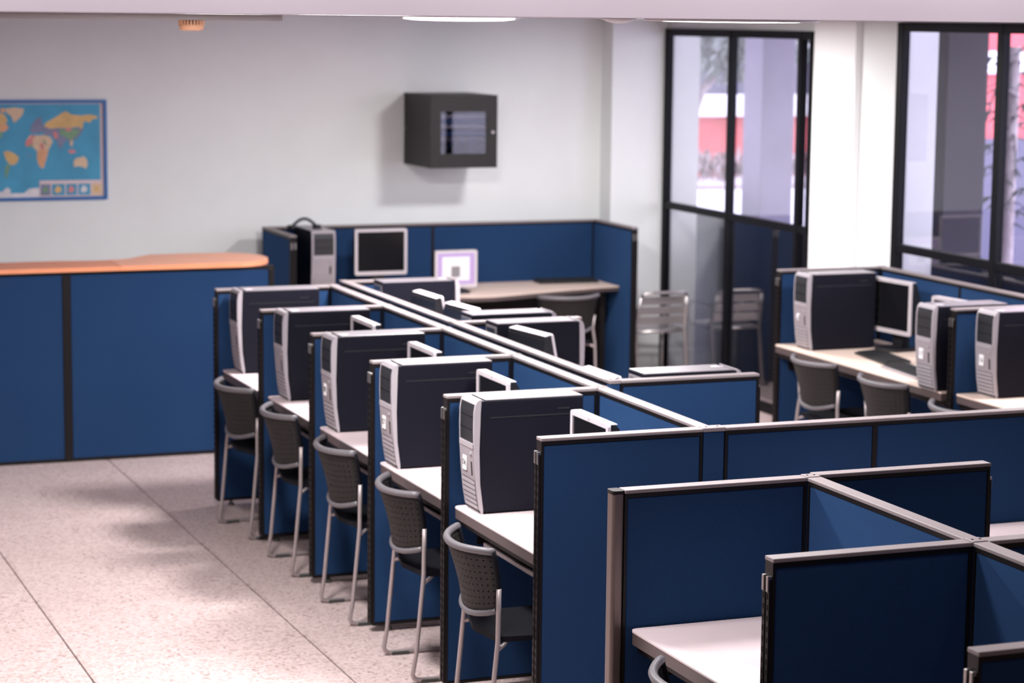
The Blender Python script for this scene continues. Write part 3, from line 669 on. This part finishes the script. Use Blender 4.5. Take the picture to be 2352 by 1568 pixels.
B('map_sheet', t, e, mw-e, -.008, -.002, e, mh-e, M_mpk); B('map_sea', t, e+.018, mw-e-.022, -.009, -.003, e+.02, mh-e-.006, M_sea)
def mp(px, py): return (2.455+px/337.5-1.85, 2.085-(py-232)*.00299-1.40)     # sheet position of a printed point
LND = {
 0: [[(98, 292), (104, 283), (116, 277), (128, 270), (140, 262), (150, 258), (162, 266), (184, 268), (205, 266), (222, 270), (222, 275), (210, 277), (204, 285), (196, 281), (190, 283), (186, 300), (178, 294), (165, 295), (150, 297), (132, 296), (112, 298)], [(5, 350), (14, 347), (28, 352), (40, 362), (37, 372), (28, 380), (18, 378), (10, 366)], [(-30, 262), (-8, 258), (10, 266), (16, 280), (4, 290), (-14, 292), (-30, 284)]],
 1: [[(82, 347), (100, 345), (108, 347), (104, 360), (101, 372), (96, 384), (90, 388), (84, 378), (81, 366)], [(-20, 290), (14, 286), (18, 296), (8, 304), (-10, 302)], [(-2, 252), (8, 250), (12, 258), (4, 262)]],
 2: [[(10, 378), (20, 380), (17, 392), (12, 404), (10, 414), (7, 400)], [(132, 300), (150, 300), (166, 298), (182, 302), (176, 312), (166, 320), (158, 326), (150, 318), (136, 312)], [(100, 316), (112, 320), (110, 332), (100, 334), (96, 326)], [(-10, 304), (4, 304), (2, 318), (-8, 312)], [(58, 330), (74, 332), (70, 340), (60, 338)]],
 3: [[(56, 326), (64, 318), (72, 320), (72, 332), (60, 338), (55, 334)], [(88, 330), (97, 330), (98, 344), (90, 346)], [(148, 297), (162, 297), (160, 304), (150, 304)], [(152, 347), (166, 346), (172, 352), (158, 355)], [(66, 312), (78, 313), (76, 322), (68, 322)], [(118, 303), (128, 306), (130, 318), (122, 322)]],
 4: [[(10, 252), (30, 249), (54, 252), (50, 266), (40, 276), (30, 284), (24, 268), (14, 262)], [(72, 318), (88, 318), (92, 330), (84, 334), (74, 330)], [(97, 312), (112, 316), (118, 328), (108, 336), (100, 326)], [(165, 372), (172, 365), (182, 364), (188, 361), (196, 368), (198, 380), (194, 390), (184, 385), (174, 384), (166, 386)], [(160, 324), (165, 326), (162, 340), (157, 334)]],
 5: [[(66, 302), (70, 290), (80, 276), (92, 270), (94, 284), (100, 294), (98, 304), (84, 308), (70, 308)], [(116, 298), (134, 298), (134, 306), (118, 304)], [(130, 318), (142, 318), (138, 340), (133, 344), (128, 328)], [(60, 356), (66, 356), (66, 360), (60, 360)]],
 6: [[(-60, 440), (0, 440), (12, 430), (20, 436), (18, 444), (50, 444), (62, 434), (85, 432), (85, 456), (-60, 458)]]}
BASE = [(4, [(56, 326), (66, 312), (80, 313), (98, 312), (118, 328), (108, 346), (104, 362), (96, 388), (88, 384), (82, 350), (74, 340), (58, 338)]), (5, [(66, 302), (96, 288), (112, 296), (190, 296), (182, 312), (166, 326), (160, 340), (150, 322), (136, 344), (124, 322), (112, 312), (100, 316), (96, 304)])]
mb = MB(); k = 0
for q, (mi, pl) in enumerate(BASE): mb.add([(mp(*p_)[0], -.0092-.0001*q, mp(*p_)[1]) for p_ in pl], [list(range(len(pl)))], ML[mi])
for mi, polys in LND.items():
    for pl in polys:
        k += 1; yy = -.0095-.00008*k; vs = [(mp(*q)[0], yy, mp(*q)[1]) for q in pl]; mb.add(vs, [list(range(len(vs)))], ML[mi])
(x0, z1_), (x1_, z0_) = mp(86, 416), mp(231, 452)
mb.box(x0, x1_, -.0128, -.009, z0_, z1_, M_mpk)
for q, (a, b, c, d) in enumerate(((88, 111, ML[5], ML[2]), (114, 144, M_sea, ML[0]), (147, 172, M_sea, ML[3]), (175, 203, M_sea, ML[6]), (206, 230, ML[4], ML[0]))):
    (xa, za), (xb, zb) = mp(a, 424), mp(b, 450)
    mb.box(xa, xb, -.0134, -.0129, zb, za, c); w_ = xb-xa; h_ = za-zb
    mb.prism([(xa+w_*u, zb+h_*v) for u, v in ((.2, .3), (.45, .2), (.75, .35), (.7, .7), (.4, .85), (.25, .6))], -.0138, -.0135, d, axis='y')
mb.build('map_print', t)
